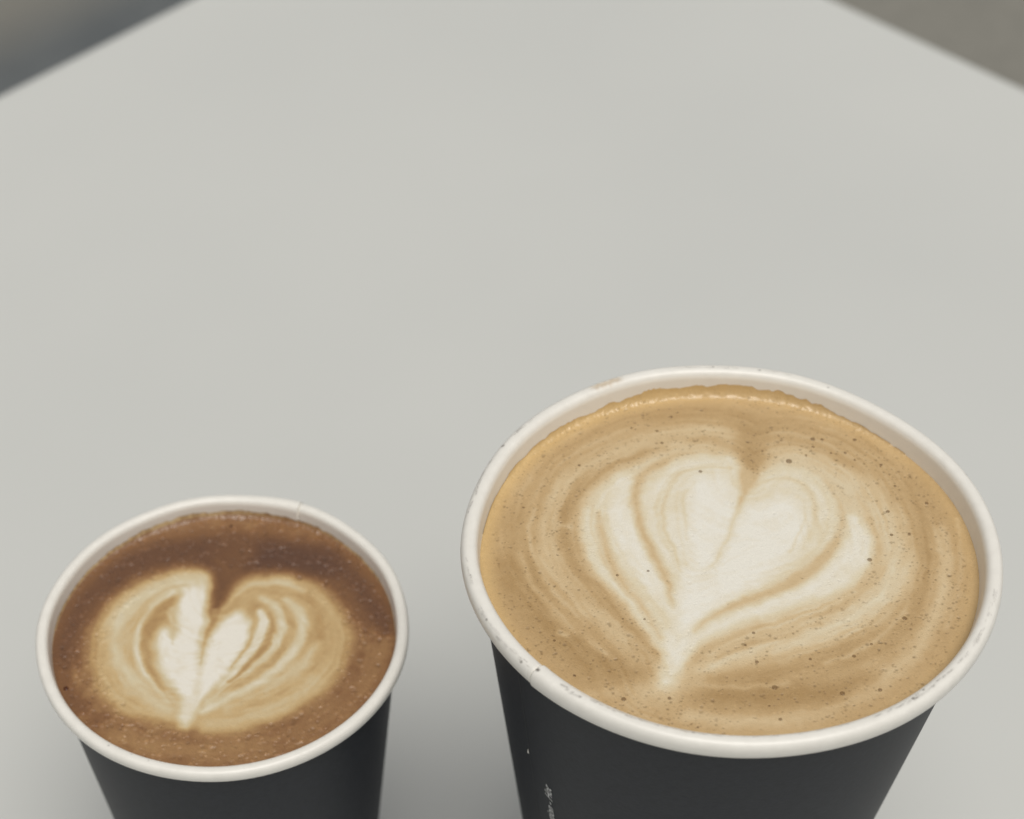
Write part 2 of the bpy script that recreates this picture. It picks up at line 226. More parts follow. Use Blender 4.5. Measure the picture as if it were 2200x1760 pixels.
class NT:
    def __init__(self, name, **kw):
        self.m = bpy.data.materials.new(name)
        self.m.use_nodes = True
        self.n, self.l = self.m.node_tree.nodes, self.m.node_tree.links
        self.b = self.n['Principled BSDF']
        for k, v in kw.items():
            self.b.inputs[k.replace('_', ' ')].default_value = v
    def add(self, t, **kw):
        x = self.n.new(t)
        for k, v in kw.items():
            if k in x.inputs: x.inputs[k].default_value = v
            else: setattr(x, k, v)
        return x
    def noise(self, scale, detail=3.0, rough=0.55):
        tc = self.add('ShaderNodeTexCoord')
        nz = self.add('ShaderNodeTexNoise', Scale=scale, Detail=detail, Roughness=rough)
        self.l.new(tc.outputs['Object'], nz.inputs['Vector'])
        return nz.outputs['Fac']
    def ramp(self, fac, stops):
        r = self.add('ShaderNodeValToRGB')
        e = r.color_ramp.elements
        while len(e) < len(stops): e.new(0.5)
        for k, (p, c) in enumerate(stops):
            e[k].position = p
            e[k].color = tuple(c) + (1.0,)
        self.l.new(fac, r.inputs['Fac'])
        return r.outputs['Color']
    def mix(self, fac, a, b, mode='MIX'):
        x = self.add('ShaderNodeMix', data_type='RGBA', blend_type=mode)
        for sock, v in ((x.inputs[0], fac), (x.inputs[6], a), (x.inputs[7], b)):
            if isinstance(v, bpy.types.NodeSocket): self.l.new(v, sock)
            elif isinstance(v, (int, float)): sock.default_value = v
            else: sock.default_value = tuple(v) + (1.0,)
        return x.outputs[2]
    def color(self, sock): self.l.new(sock, self.b.inputs['Base Color'])
    def bump(self, h, strength, dist):
        b = self.add('ShaderNodeBump', Strength=strength, Distance=dist)
        self.l.new(h, b.inputs['Height'])
        self.l.new(b.outputs[0], self.b.inputs['Normal'])
    def attr(self, nm, out='Fac'):
        a = self.add('ShaderNodeAttribute', attribute_name=nm)
        return a.outputs[out]

# ------------------------------------------------------------------ materials
def paper_white(name):
    t = NT(name, Roughness=0.36)
    base = t.ramp(t.noise(420, 4), [(0.3, (0.815, 0.79, 0.725)), (0.7, (0.865, 0.84, 0.775))])
    base = t.mix(t.attr('scuff'), base, tuple(lin((112, 105, 98))))
    base = t.mix(t.attr('stain'), base, tuple(lin((190, 160, 112))))
    t.color(base)
    t.bump(t.noise(900, 3), 0.10, 0.0004)
    return t.m
M_RIM = paper_white('coated_white_paper')
def lining_mat():
    t = NT('inner_lining', Roughness=0.38)
    t.color(t.ramp(t.noise(300, 3), [(0.3, (0.85, 0.812, 0.735)), (0.7, (0.88, 0.845, 0.77))]))
    return t.m
M_LINING = lining_mat()
def sleeve_mat():
    t = NT('charcoal_printed_paper', Roughness=0.55)
    t.b.inputs['Specular IOR Level'].default_value = 0.32
    c = t.ramp(t.noise(700, 5, 0.65), [(0.3, (0.0145, 0.0175, 0.0235)), (0.75, (0.0210, 0.0250, 0.0325))])
    t.color(c)
    t.bump(t.noise(1500, 4, 0.6), 0.12, 0.0003)
    return t.m
M_SLEEVE = sleeve_mat()
M_RAW = NT('raw_paper_edge', Roughness=0.7, Base_Color=(0.62, 0.60, 0.55, 1)).m
M_PRINT = NT('pale_grey_print', Roughness=0.5, Base_Color=(0.78, 0.79, 0.78, 1)).m
def foam_mat(name, rough, bscale, bstr, var):
    t = NT(name, Roughness=rough)
    c = t.attr('foam_colour', 'Color')
    g = t.ramp(t.noise(bscale, 5, 0.65), [(0.25, (1 - var,) * 3), (0.75, (1 + var * 0.6,) * 3)])
    t.color(t.mix(t.attr('grain'), c, g, 'MULTIPLY'))
    t.l.new(t.attr('gloss'), t.b.inputs['Coat Weight'])
    t.b.inputs['Coat Roughness'].default_value = 0.24
    h = t.add('ShaderNodeMath', operation='MULTIPLY_ADD')
    t.l.new(t.noise(bscale * 0.9, 3, 0.6), h.inputs[0])
    t.l.new(t.attr('gloss'), h.inputs[1])
    t.l.new(t.noise(bscale * 2.2, 2), h.inputs[2])
    t.bump(h.outputs[0], bstr, 0.0006)
    return t.m
M_LATTE = foam_mat('latte_foam', 0.40, 1500, 0.22, 0.07)
M_FLAT = foam_mat('dark_crema_foam', 0.36, 1150, 0.26, 0.11)
def bubble_mat(name, col, alpha):
    t = NT(name, Roughness=0.12, Base_Color=tuple(col) + (1,), Alpha=alpha)
    return t.m
M_BUB = bubble_mat('bubble_film', lin((128, 98, 62)), 0.45)
M_BUB2 = bubble_mat('dark_bubble_film', lin((84, 44, 26)), 0.75)
def table_mat():
    t = NT('white_laminate', Roughness=0.5)
    t.b.inputs['Specular IOR Level'].default_value = 0.35
    a = t.ramp(t.noise(5, 3), [(0.3, (0.590, 0.599, 0.574)), (0.7, (0.625, 0.632, 0.603))])
    b = t.ramp(t.noise(330, 3), [(0.68, (1, 1, 1)), (0.78, (0.975, 0.975, 0.97))])
    t.color(t.mix(1.0, a, b, 'MULTIPLY'))
    t.bump(t.noise(1400, 2), 0.05, 0.0003)
    return t.m
M_TABLE = table_mat()
M_METAL = NT('grey_powder_coat', Roughness=0.45, Base_Color=(0.25, 0.25, 0.25, 1)).m
def floor_mat():
    t = NT('grey_screed', Roughness=0.75)
    t.color(t.mix(0.5, t.ramp(t.noise(1.6, 5), [(0.3, (0.185, 0.178, 0.152)), (0.7, (0.245, 0.235, 0.205))]),
                  t.ramp(t.noise(60, 4), [(0.3, (0.19, 0.185, 0.16)), (0.7, (0.27, 0.26, 0.225))])))
    return t.m
M_FLOOR = floor_mat()

# ------------------------------------------------------------------ setting: floor and table
S = 60.0
mesh_obj('floor', [(-S, -S, 0), (S, -S, 0), (S, S, 0), (-S, S, 0)], [(0, 1, 2, 3)], M_FLOOR, smooth=False)
tag(bpy.data.objects['floor'], kind='structure', label='grey floor far below the table edge')

# table's shade on the floor, painted as a darker strip past its left edge
def strip_floor():
    p, d = Vector((-0.352, 1.343)), Vector((0.69, 0.724)).normalized()
    nrm = Vector((d.y, -d.x))
    V, fade = [], []
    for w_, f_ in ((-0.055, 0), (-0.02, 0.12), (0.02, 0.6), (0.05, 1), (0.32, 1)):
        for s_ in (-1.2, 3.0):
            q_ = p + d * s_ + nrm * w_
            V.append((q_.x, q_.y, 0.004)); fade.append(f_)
    t = NT('painted_floor_shade', Roughness=0.7)
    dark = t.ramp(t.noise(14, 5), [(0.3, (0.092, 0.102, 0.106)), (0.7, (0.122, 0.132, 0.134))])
    t.color(t.mix(t.attr('fade'), (0.205, 0.197, 0.170), dark))      # painted shade blends into the floor tone at its outer edge
    o = mesh_obj('floor_shade_strip', V, [(2 * k + 2, 2 * k + 3, 2 * k + 1, 2 * k)[::-1] for k in range(4)], t.m, smooth=False, attrs={'fade': np.array(fade)})
    tag(o, kind='structure', label='table shade painted as a dark strip on the floor past the left table edge')
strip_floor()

YAW = 0.018657
CORNER = Vector((0.00950, 0.73620))
d1 = Vector((math.cos(YAW + math.radians(225)), math.sin(YAW + math.radians(225))))
d2 = Vector((math.cos(YAW - math.radians(45)), math.sin(YAW - math.radians(45))))
SIDE = 0.75
table = empty('cafe_table', (CORNER.x + (d1.x + d2.x) * SIDE / 2, CORNER.y + (d1.y + d2.y) * SIDE / 2, 0))
table.rotation_euler.z = YAW + math.radians(45)
tag(table, 'white square table top with plain edges under both cups', 'table')

def table_top():
    h, rc, be, th = SIDE / 2, 0.02, 0.0035, 0.025
    out = []
    for cx, cy, a0 in ((1, 1, 0), (-1, 1, 90), (-1, -1, 180), (1, -1, 270)):
        for k in range(9):
            a = math.radians(a0 + 90 * k / 8)
            out.append((cx * (h - rc), cy * (h - rc), math.cos(a), math.sin(a)))
    prof = []
    for k in range(7):
        a = math.radians(90 * k / 6)
        prof.append((rc - be + be * math.sin(a), TABLE_Z - be + be * math.cos(a)))
    prof.append((rc, TABLE_Z - th + 0.002))
    prof.append((rc - 0.002, TABLE_Z - th))
    V = []
    for r_, z in prof:
        V += [(x + nx * r_, y + ny * r_, z) for x, y, nx, ny in out]
    n = len(out)
    F = [tuple(int(v) for v in f)[::-1] for f in grid_faces(len(prof), n)]
    F.append(tuple(range(n)))
    F.append(tuple(range(len(V) - 1, len(V) - 1 - n, -1)))
    o = mesh_obj('table_top', V, F, M_TABLE, table, smooth=False)
    for p in o.data.polygons:
        p.use_smooth = len(p.vertices) == 4
    return o
table_top()

def lathe(name, prof, mat, parent, n=48, loc=(0, 0, 0)):
    V = []
    for r_, z in prof:
        V += [(r_ * math.cos(2 * math.pi * k / n), r_ * math.sin(2 * math.pi * k / n), z) for k in range(n)]
    F = [tuple(int(v) for v in f)[::-1] for f in grid_faces(len(prof), n)]
    F.append(tuple(range(n)))
    F.append(tuple(range(len(V) - 1, len(V) - 1 - n, -1)))
    o = mesh_obj(name, V, F, mat, parent)
    o.location = loc
    return o
lathe('pedestal', [(0.09, TABLE_Z - 0.026), (0.09, TABLE_Z - 0.034), (0.03, TABLE_Z - 0.04), (0.03, 0.02)], M_METAL, table)
lathe('foot_plate', [(0.03, 0.019), (0.21, 0.012), (0.215, 0.008), (0.215, 0.0)], M_METAL, table)

# ------------------------------------------------------------------ cups
class Cup:
    """A rolled-rim paper cup: R rim radius, H height, Rw wall radius just under the rim, A apex depth of the cone."""
    def __init__(s, R, H, Rw, A, e0, e1, rh, rv, seam, wall_seam, bow, loc):
        s.R, s.H, s.Rw, s.A, s.e0, s.e1, s.rh, s.rv, s.seam, s.loc = R, H, Rw, A, e0, e1, rh, rv, math.radians(seam), loc
        s.wall_seam, s.bow = math.radians(wall_seam), bow
        r_ = np.random.default_rng(int(R * 1e5))
        s.waves = [(k, r_.normal(0, 0.00003), r_.uniform(0, 6)) for k in range(3, 11)]
    def wob(s, th): return sum(a * np.cos(k * th + p) for k, a, p in s.waves)
    def lip(s, th): return seam_step(th, s.seam, 0.55, 1.6) * 0.00022
    def inside(s, z, th): return s.inner(z, th) - s.lip(th) + s.wob(th)
    def sq(s, th): return 1 + s.e0 * np.cos(2 * th) + s.e1 * np.sin(2 * th)
    def wall(s, z): return s.Rw * (np.asarray(z) - s.H + s.A) / s.A
    def inner(s, z, th): return (np.asarray(z) * 0 + s.R - 2 * s.rh - (s.H - np.asarray(z)) * s.Rw / s.A) * s.sq(th)

def seam_step(th, seam, width, power=1.0):
    d = (th - seam) % (2 * math.pi)
    return np.where(d < width, (1 - d / width) ** power, 0.0)

def build_cup(cup, root, marks, spots, stains, n=1440):
    rs = np.random.default_rng(int(cup.R * 1e5))
    th = np.linspace(0, 2 * math.pi, n, endpoint=False)
    # extra azimuths so that the overlap seam is a crisp step
    th = np.sort(np.concatenate([th, (cup.wall_seam + np.array([0.0, 0.0006])) % (2 * math.pi), (cup.seam + np.array([-0.008, -0.0055, -0.0042, -0.003, -0.0018, 0.0, 0.0012])) % (2 * math.pi)]))
    n = len(th)
    ct, st = np.cos(th), np.sin(th)
    sq = cup.sq(th)
    wob = cup.wob(th)
    # the lip bows up a little where it was last drunk from / pressed
    bow = cup.bow * np.exp(-(((np.degrees(th) - 100 + 180) % 360 - 180) / 32.0) ** 2)
    # --- rolled rim
    m = 56
    ph = np.linspace(-math.pi / 2, math.pi * 1.5, m, endpoint=False)
    lip = cup.lip(th)
    notch = -0.00020 * np.exp(-(((th - cup.seam + math.pi) % (2 * math.pi) - math.pi + 0.003) / 0.0034) ** 2)
    T, P = np.meshgrid(np.arange(n), ph, indexing='ij')
    rh = (cup.rh + lip + notch)[:, None]
    rv = (cup.rv + lip + notch)[:, None]
    rc = (cup.R - cup.rh) * sq[:, None] + wob[:, None]
    # slightly flattened roll: super-ellipse section
    cp, sp = np.cos(P), np.sin(P)
    k = (np.abs(cp) ** 2.4 + np.abs(sp) ** 2.4) ** (-1 / 2.4)
    rr = rc + rh * cp * k
    zz = cup.H + rv * sp * k + (wob * 0.6 + bow)[:, None]
    V = np.stack([rr * ct[:, None], rr * st[:, None], zz], -1).reshape(-1, 3)
    phd = (np.degrees(P) + 360) % 360
    azd = np.degrees(th)[:, None] + 0 * P
    scuff = np.zeros_like(P)
    for a0, a1, pc, inten, sig in marks:
        nseg = max(3, int((a1 - a0) * 1.1))
        for _ in range(nseg):
            ac = rs.uniform(a0, a1); hw = rs.uniform(0.25, 1.3); pp = pc + rs.normal(0, sig * 0.5)
            tilt = rs.normal(0, 3.0)
            da = (azd - ac + 180) % 360 - 180
            g = np.exp(-(da / hw) ** 4) * np.exp(-((phd - pp - tilt * da + 180) % 360 - 180) ** 2 / (2 * (sig * rs.uniform(0.15, 0.55)) ** 2))
            scuff = np.maximum(scuff, g * inten * rs.uniform(0.35, 1.0))
    grain = rs.random(P.shape) * 0.7 + 0.45
    scuff = np.clip(scuff * grain, 0, 1)
    for a, pc, rad_mm, inten in spots:
        da = np.radians((azd - a + 180) % 360 - 180) * cup.R * 1000
        dp = np.radians((phd - pc + 180) % 360 - 180) * cup.rv * 1000
        scuff = np.maximum(scuff, inten * np.exp(-((da ** 2 + dp ** 2) / rad_mm ** 2) ** 2))
    stain = np.zeros_like(P)
    for a0, a1, pc, sig, inten in stains:
        mid, hw = (a0 + a1) / 2, (a1 - a0) / 2
        da = (azd - mid + 180) % 360 - 180
        edge = np.interp(th, np.linspace(0, 2 * math.pi, 700), rs.normal(0, 1, 700))[:, None]
        stain = np.maximum(stain, inten * np.exp(-(da / hw) ** 6) * np.exp(-((phd - pc + 6 * edge) / sig) ** 2))
    mesh_obj('rim', V, grid_faces(n, m, True, True), M_RIM, root,
             attrs={'scuff': scuff.ravel(), 'stain': np.clip(stain, 0, 1).ravel()})
    # --- outer paper wall
    tw = np.sort(np.concatenate([np.linspace(0, 2 * math.pi, 720, endpoint=False) + 0.00017, (cup.wall_seam + np.array([-0.0012, 0.0, 0.0012])) % (2 * math.pi)]))
    cw, sw = np.cos(tw), np.sin(tw)
    wobw = np.interp(tw, th, wob, period=2 * math.pi)
    zs = np.array([0.0015, 0.003, cup.H * 0.2, cup.H * 0.4, cup.H * 0.6, cup.H * 0.8, cup.H - 0.0006])
    step = seam_step(tw, cup.wall_seam, 0.5, 0.8) * 0.00030
    rr = cup.wall(zs)[:, None] * cup.sq(tw)[None, :] + step[None, :] + wobw[None, :] * 0.5
    V = np.stack([rr * cw, rr * sw, zs[:, None] + 0 * rr], -1).reshape(-1, 3)
    wall = mesh_obj('outer_wall', V, grid_faces(len(zs), len(tw)), M_SLEEVE, root)
    # --- inner lining
    zi = np.array([0.008, cup.H * 0.3, cup.H * 0.6, cup.H - 0.006, cup.H - 0.004, cup.H - 0.002, cup.H - 0.0008])
    ri = cup.inner(zi[:, None], th[None, :]) - (lip + notch)[None, :] + wob[None, :]
    zl_ = zi[:, None] + 0 * ri
    zl_[-3:] += np.array([0.3, 0.6, 0.9])[:, None] * bow[None, :]
    # run the lining up over the inner face of the roll so that the two surfaces flow into each other
    pb = np.radians(np.linspace(172, 122, 7))[:, None]
    cb, sb = np.cos(pb), np.sin(pb)
    kb = (np.abs(cb) ** 2.4 + np.abs(sb) ** 2.4) ** (-1 / 2.4)
    fade = np.linspace(0.00003, -0.00003, 7)[:, None]
    rb_ = rc.T[:1] + (rh.T + fade) * cb * kb
    zb_ = cup.H + (rv.T + fade) * sb * kb + (wob * 0.6 + bow)[None, :]
    ri, zl_ = np.vstack([ri, rb_]), np.vstack([zl_, zb_])
    V = np.stack([ri * ct, ri * st, zl_], -1).reshape(-1, 3)
    mesh_obj('inner_lining', V, grid_faces(len(ri), n)[:, ::-1].copy(), M_LINING, root)
    # --- recessed base disc
    rb = float(cup.wall(0.008)) - 0.0008
    k2 = 96
    V = [(rb * math.cos(2 * math.pi * i / k2), rb * math.sin(2 * math.pi * i / k2), 0.0078) for i in range(k2)]
    mesh_obj('base_disc', V, [tuple(range(k2))], M_RIM, root, smooth=False)
    return wall

def cone_map(cup, pts, lift):
    """pts: (arc mm around the wall, height mm above the base) -> points on the outer wall; first column is degrees."""
    out = []
    for az, z in pts:
        t = math.radians(az)
        r_ = float(cup.wall(z / 1000)) * float(cup.sq(np.array(t))) + lift
        out.append((r_ * math.cos(t), r_ * math.sin(t), z / 1000))
    return out

# ------------------------------------------------------------------ foam with poured art
def catmull(P, W, per=10):
    P = np.asarray(P, float); n = len(P)
    if n < 3:
        t = np.linspace(0, 1, per)[:, None]
        Q = P[:1] * (1 - t) + P[-1:] * t
        return Q, (np.linspace(W[0], W[-1], per) if W is not None else None)
    E = np.vstack([2 * P[0] - P[1], P, 2 * P[-1] - P[-2]])
    out = []
    for i in range(n - 1):
        p0, p1, p2, p3 = E[i:i + 4]
        t = np.linspace(0, 1, per, endpoint=False)[:, None]
        out.append(0.5 * (2 * p1 + (p2 - p0) * t + (2 * p0 - 5 * p1 + 4 * p2 - p3) * t ** 2 + (3 * p1 - p0 - 3 * p2 + p3) * t ** 3))
    Q = np.vstack(out + [P[-1:]])
    Wq = np.interp(np.linspace(0, n - 1, len(Q)), np.arange(n), W) if W is not None else None
    return Q, Wq

def sstep(x):
    x = np.clip(x, 0, 1)
    return x * x * (3 - 2 * x)

def paint(X, Y, art, base, warp):
    val = base.copy()
    wx, wy = X + warp[0], Y + warp[1]
    for kind, v, soft, pts, W in art:
        P = np.asarray(pts, float)
        soft = max(soft * (1.5 if soft > 8 else 1.15), 0.25)
        if kind == 's':
            Q, Wq = catmull(P, W, 8)
            pad = Wq.max() / 2 + soft * 1.6
        else:
            Pc = np.vstack([P, P[:1]])
            Q, Wq = catmull(Pc, None, 8)
            pad = soft * 1.6
        lo, hi = Q.min(0) - pad, Q.max(0) + pad
        idx = np.nonzero((wx > lo[0]) & (wx < hi[0]) & (wy > lo[1]) & (wy < hi[1]))[0]
        if not len(idx): continue
        x, y = wx[idx], wy[idx]
        best = np.full(len(idx), 1e9)
        inside = np.zeros(len(idx), bool)
        for i in range(len(Q) - 1):
            a, b = Q[i], Q[i + 1]
            d = b - a
            L2 = d @ d
            if L2 < 1e-12: continue
            t = np.clip(((x - a[0]) * d[0] + (y - a[1]) * d[1]) / L2, 0, 1)
            dist = np.hypot(x - a[0] - t * d[0], y - a[1] - t * d[1])
            if kind == 's':
                dist = dist - (Wq[i] + t * (Wq[i + 1] - Wq[i])) / 2
            else:
                if (a[1] > -1e9):
                    cond = (a[1] > y) != (b[1] > y)
                    if cond.any() and abs(d[1]) > 1e-12:
                        inside ^= cond & (x < d[0] * (y - a[1]) / d[1] + a[0])
            best = np.minimum(best, dist)
        if kind == 'p':
            best = np.where(inside, -best, best)
        w = sstep(0.5 - best / (2 * soft))
        val[idx] = val[idx] * (1 - w) + v * w
    return val

def value_noise(X, Y, scale, seed):
    r_ = np.random.default_rng(seed)
    g = r_.random((128, 128))
    x, y = X / scale + 64, Y / scale + 64
    xi, yi = np.floor(x).astype(int), np.floor(y).astype(int)
    fx, fy = sstep(x - xi), sstep(y - yi)
    a, b = g[xi % 128, yi % 128], g[(xi + 1) % 128, yi % 128]
    c, d = g[xi % 128, (yi + 1) % 128], g[(xi + 1) % 128, (yi + 1) % 128]
    return (a * (1 - fx) + b * fx) * (1 - fy) + (c * (1 - fx) + d * fx) * fy

def heart_distance(x, y, art):
    """signed distance (mm) to the big heart outline of the pour: fine streaks follow it"""
    P = np.asarray(max((a for a in art if a[0] == 'p'), key=lambda a: np.ptp(np.asarray(a[3])[:, 0]))[3], float)
    Q, _ = catmull(np.vstack([P, P[:1]]), None, 4)
    best = np.full(len(x), 1e9); inside = np.zeros(len(x), bool)
    for a, b in zip(Q[:-1], Q[1:]):
        d = b - a
        L2 = d @ d
        if L2 < 1e-12: continue
        t = np.clip(((x - a[0]) * d[0] + (y - a[1]) * d[1]) / L2, 0, 1)
        best = np.minimum(best, (x - a[0] - t * d[0]) ** 2 + (y - a[1] - t * d[1]) ** 2)
        if abs(d[1]) > 1e-12:
            inside ^= ((a[1] > y) != (b[1] > y)) & (x < d[0] * (y - a[1]) / d[1] + a[0])
    best = np.sqrt(best)
    return np.where(inside, -best, best)

def build_foam(name, cup, level, art, base_fn, ramp, climb_fn, edge_col, bub_fn, mat, streak=(.15, .08), pale_max=0.6, nr=400, nth=1640, seed=3, gain=1.06):
    r_ = np.random.default_rng(seed)
    th = np.linspace(0, 2 * math.pi, nth, endpoint=False)
    zl = cup.H - level
    men = 22                                   # rings of the meniscus / film on the wall
    r_flat = float(np.min(cup.inner(zl, th))) - 0.0013
    ra = cup.inside(zl, th) - 0.0013
    s_in = np.linspace(0.0, 1, nr - men) ** 0.8
    s_in[0] = 1e-5
    R = s_in[:, None] * ra[None, :]
    Z = np.full_like(R, zl)
    h = climb_fn(np.degrees(th), r_)
    s = np.linspace(0, 1, men + 1)[1:, None]
    zc = zl + h[None, :] * s ** 2.0
    film = np.where(h < 0.0004, 0.00015, -0.00006)[None, :]
    rc = ra[None, :] + (cup.inside(zc, th[None, :]) + film - ra[None, :]) * np.clip(1 - (1 - s) ** 1.8, 0, 1)
    R = np.vstack([R, rc]); Z = np.vstack([Z, zc])
    men_s = np.vstack([np.zeros((nr - men, nth)), s + 0 * rc])
    X, Y = (R * np.cos(th)) * 1000, (R * np.sin(th)) * 1000       # mm about the cup axis
    shp = X.shape
    x, y = X.ravel(), Y.ravel()
    warp = ((value_noise(x, y, 2.2, seed) - .5) * 0.55 + (value_noise(x, y, 0.7, seed + 1) - .5) * 0.22,
            (value_noise(x, y, 2.2, seed + 2) - .5) * 0.55 + (value_noise(x, y, 0.7, seed + 4) - .5) * 0.22)
    val = paint(x, y, art, base_fn(x, y), warp)
    hd = heart_distance(x + warp[0], y + warp[1], art)
    ang = np.arctan2(x + 2, y + 4)          # the wrap falls below the tip, where the streaks die out
    amp = np.where(hd > 0, streak[0] * sstep((hd + .3) / 1.0) * (1 - sstep((hd - 9) / 9)), streak[1])
    amp = amp * np.clip((math.pi - np.abs(ang)) / 0.5, 0, 1)
    sk = (value_noise(hd * 1.0, ang * 3.2, 0.62, seed + 15) - .5) + 0.8 * (value_noise(hd, ang * 2.2, 1.15, seed + 16) - .5)
    val = val + amp * sk
    val = val + (value_noise(x, y, 0.9, seed + 5) - .5) * 0.06 + (value_noise(x, y, 3.5, seed + 6) - .5) * 0.06
    stops = np.array([p for p, _ in ramp]); cols = np.array([lin(c) for _, c in ramp]) * gain
    rgb = np.stack([np.interp(val, stops, cols[:, k]) for k in range(3)], -1)
    # thin film where the foam meets the wall
    dist_edge = (np.vstack([R[:1] * 0 + 1, R[1:]]) * 0).ravel()
    edge_d = ((cup.inner(zl, th)[None, :] - R) * 1000).ravel()
    rgb = edge_col(rgb, edge_d, men_s.ravel(), np.degrees(np.tile(th, shp[0])), x, y)
    # bubbles: pits in the foam, deeper brew showing through
    rgb = rgb.reshape(shp + (3,)); zz = Z.copy(); vv = val.reshape(shp)
    bub = bub_fn(r_)
    ring_r = R[:, 0] * 1000
    for bx, by, br, k, dep in bub:
        rho, az = math.hypot(bx, by), math.atan2(by, bx) % (2 * math.pi)
        sqb = float(cup.sq(np.array(az)))
        i0 = np.searchsorted(ring_r, rho - br * 1.8 - 1.2); i1 = np.searchsorted(ring_r, rho + br * 1.8 + 1.2)
        dj = int(math.ceil((br * 1.8) / max(rho, 0.5) / (2 * math.pi) * nth)) + 1
        j = (int(round(az / (2 * math.pi) * nth)) + np.arange(-dj, dj + 1)) % nth
        ii = np.arange(max(0, i0), min(shp[0], i1))
        if not len(ii): continue
        ix = np.ix_(ii, j)
        d2 = ((X[ix] - bx) ** 2 + (Y[ix] - by) ** 2) / br ** 2
        g = np.exp(-d2 * d2 * 0.8)
        if k < 1:                              # the poured milk is closed and smooth
            k = 1 - (1 - k) * (1 - 0.8 * sstep((vv[ix] - 0.5) / 0.25))
        if k > 1.0 if np.ndim(k) == 0 else False:                              # pale bubbles only show on the dark crema
            k = 1 + (k - 1) * sstep((pale_max - vv[ix]) / 0.3)
            if np.ndim(k): k = k * 1.0
        rgb[ix] *= (1 - g * (1 - k))[..., None] ** np.array([0.95, 1.0, 1.08])
        zz[ix] -= g * dep * 1e-3
    zz += (value_noise(x, y, 0.5, seed + 8).reshape(shp) - .5) * 0.00003
    crown = sstep(1 - ((cup.inner(zl, th)[None, :] - R) * 1000) / 4.0) * np.clip((h[None, :] - 0.0006) / 0.001, 0, 1)
    zz += crown * (np.abs(value_noise(x, y, 0.5, seed + 12).reshape(shp) - .5) + 0.6 * np.abs(value_noise(x, y, 0.26, seed + 13).reshape(shp) - .5)) * 0.00016
    lump = (value_noise(x, y, 0.42, seed + 9).reshape(shp) - .5) * np.sin(np.pi * np.clip(men_s, 0, 1) ** 0.7)
    zz += lump * 0.00022 * np.clip(h[None, :] / 0.0012, 0, 1)
    rim_d = (cup.inner(zl, th)[None, :] - R) * 1000
    gloss = np.clip(np.maximum(men_s * 2.0, sstep(1 - rim_d / 4.0)), 0, 1) * np.clip((h[None, :] - 0.0004) / 0.0009, 0, 1) * 0.7 * (0.35 + 1.1 * value_noise(x, y, 1.1, seed + 19).reshape(shp)) + 0.03
    V = np.stack([X / 1000, Y / 1000, zz], -1).reshape(-1, 3)
    V = np.vstack([V, [[0, 0, zl]]])
    F = grid_faces(shp[0], nth)
    cen = len(V) - 1
    o = mesh_obj(name, V, F, mat, None,
                 attrs={'foam_colour': np.vstack([rgb.reshape(-1, 3), rgb[0].mean(0)[None]]).clip(0.003, 0.9),
                        'gloss': np.append(gloss.ravel(), 0.05), 'grain': np.append(np.clip(1.05 - val, .12, 1), 0.1)})
    o.location = cup.loc
    return o, zl

def dome_mesh(mat):
    V, F, n = [], [], 14
    for k, a in enumerate((0, 25, 50, 72, 88)):
        rr, z = math.cos(math.radians(a)), math.sin(math.radians(a)) * 0.34
        V += [(rr * math.cos(2 * math.pi * i / n), rr * math.sin(2 * math.pi * i / n), z) for i in range(n)]
    F = [tuple(int(v) for v in f) for f in grid_faces(5, n)] + [tuple(range(4 * n, 5 * n))]
    me = bpy.data.meshes.new('bubble')
    me.from_pydata(V, [], F)
    me.polygons.foreach_set('use_smooth', np.ones(len(me.polygons), bool))
    me.materials.append(mat)
    return me

def put_bubbles(parent, zl, lst, mat):
    me = dome_mesh(mat)
    for bx, by, br in lst:
        o = bpy.data.objects.new('bubble', me)
        COL.objects.link(o)
        o.parent = parent
        o.location = (bx / 1000, by / 1000, zl - 0.00003)
        o.scale = (br / 1000,) * 3

# ------------------------------------------------------------------ the two cups and their coffee
BIG = Cup(0.045, 0.136, 0.04234, 0.35373, 0.01866, 0.00451, 0.0015, 0.0019, 220.5, 211.2, 0.0007, (0.04359, 0.21559, TABLE_Z))
SML = Cup(0.035, 0.10015, 0.03280, 0.34482, 0.00306, -0.00472, 0.0012, 0.0014, 68.2, 68.2, 0.0, (-0.04720, 0.22718, TABLE_Z))

big = empty('paper_cup', BIG.loc)
tag(big, 'larger charcoal paper cup with scuffed white rim and Caution - Hot print', 'cup', 'paper cups of coffee on the table')
big_wall = build_cup(BIG, big,
    marks=[(213, 219, 62, .55, 12), (226, 233, 82, .75, 12), (234, 247, 108, .70, 10), (246, 262, 112, .60, 8),
           (262, 276, 118, .45, 8), (277, 291, 118, .45, 10), (297, 309, 102, .85, 11), (309, 318, 100, .7, 12),
           (322, 334, 84, .6, 12), (335, 346, 84, .4, 10), (155, 174, 55, .6, 10), (139, 146, 72, .65, 8),
           (200, 212, 52, .45, 12), (186, 193, 65, .4, 10), (84, 98, 88, .45, 8), (112, 122, 100, .3, 10), (70, 80, 85, .3, 8), (36, 42, 50, .3, 8)],
    spots=[(221, 76, .36, 1.0), (216.8, 50, .28, .8), (203.5, 50, .26, .75), (149.8, 60, .42, .7), (89.5, 84, .24, .7),
           (20.2, 45, .32, .8), (306.5, 100, .36, .9), (60.8, 98, .22, .6), (78, 88, .3, .6), (170.8, 12, .4, .9),
           (310, 112, .25, .8), (232, 85, .3, .6), (257, 112, .28, .7), (191, 70, .22, .6)],
    stains=[(113, 121, 92, 26, .55), (228, 262, 118, 10, .22)])
sml = empty('paper_cup', SML.loc)
tag(sml, 'smaller charcoal paper cup with clean white rim, left of the larger cup', 'cup', 'paper cups of coffee on the table')
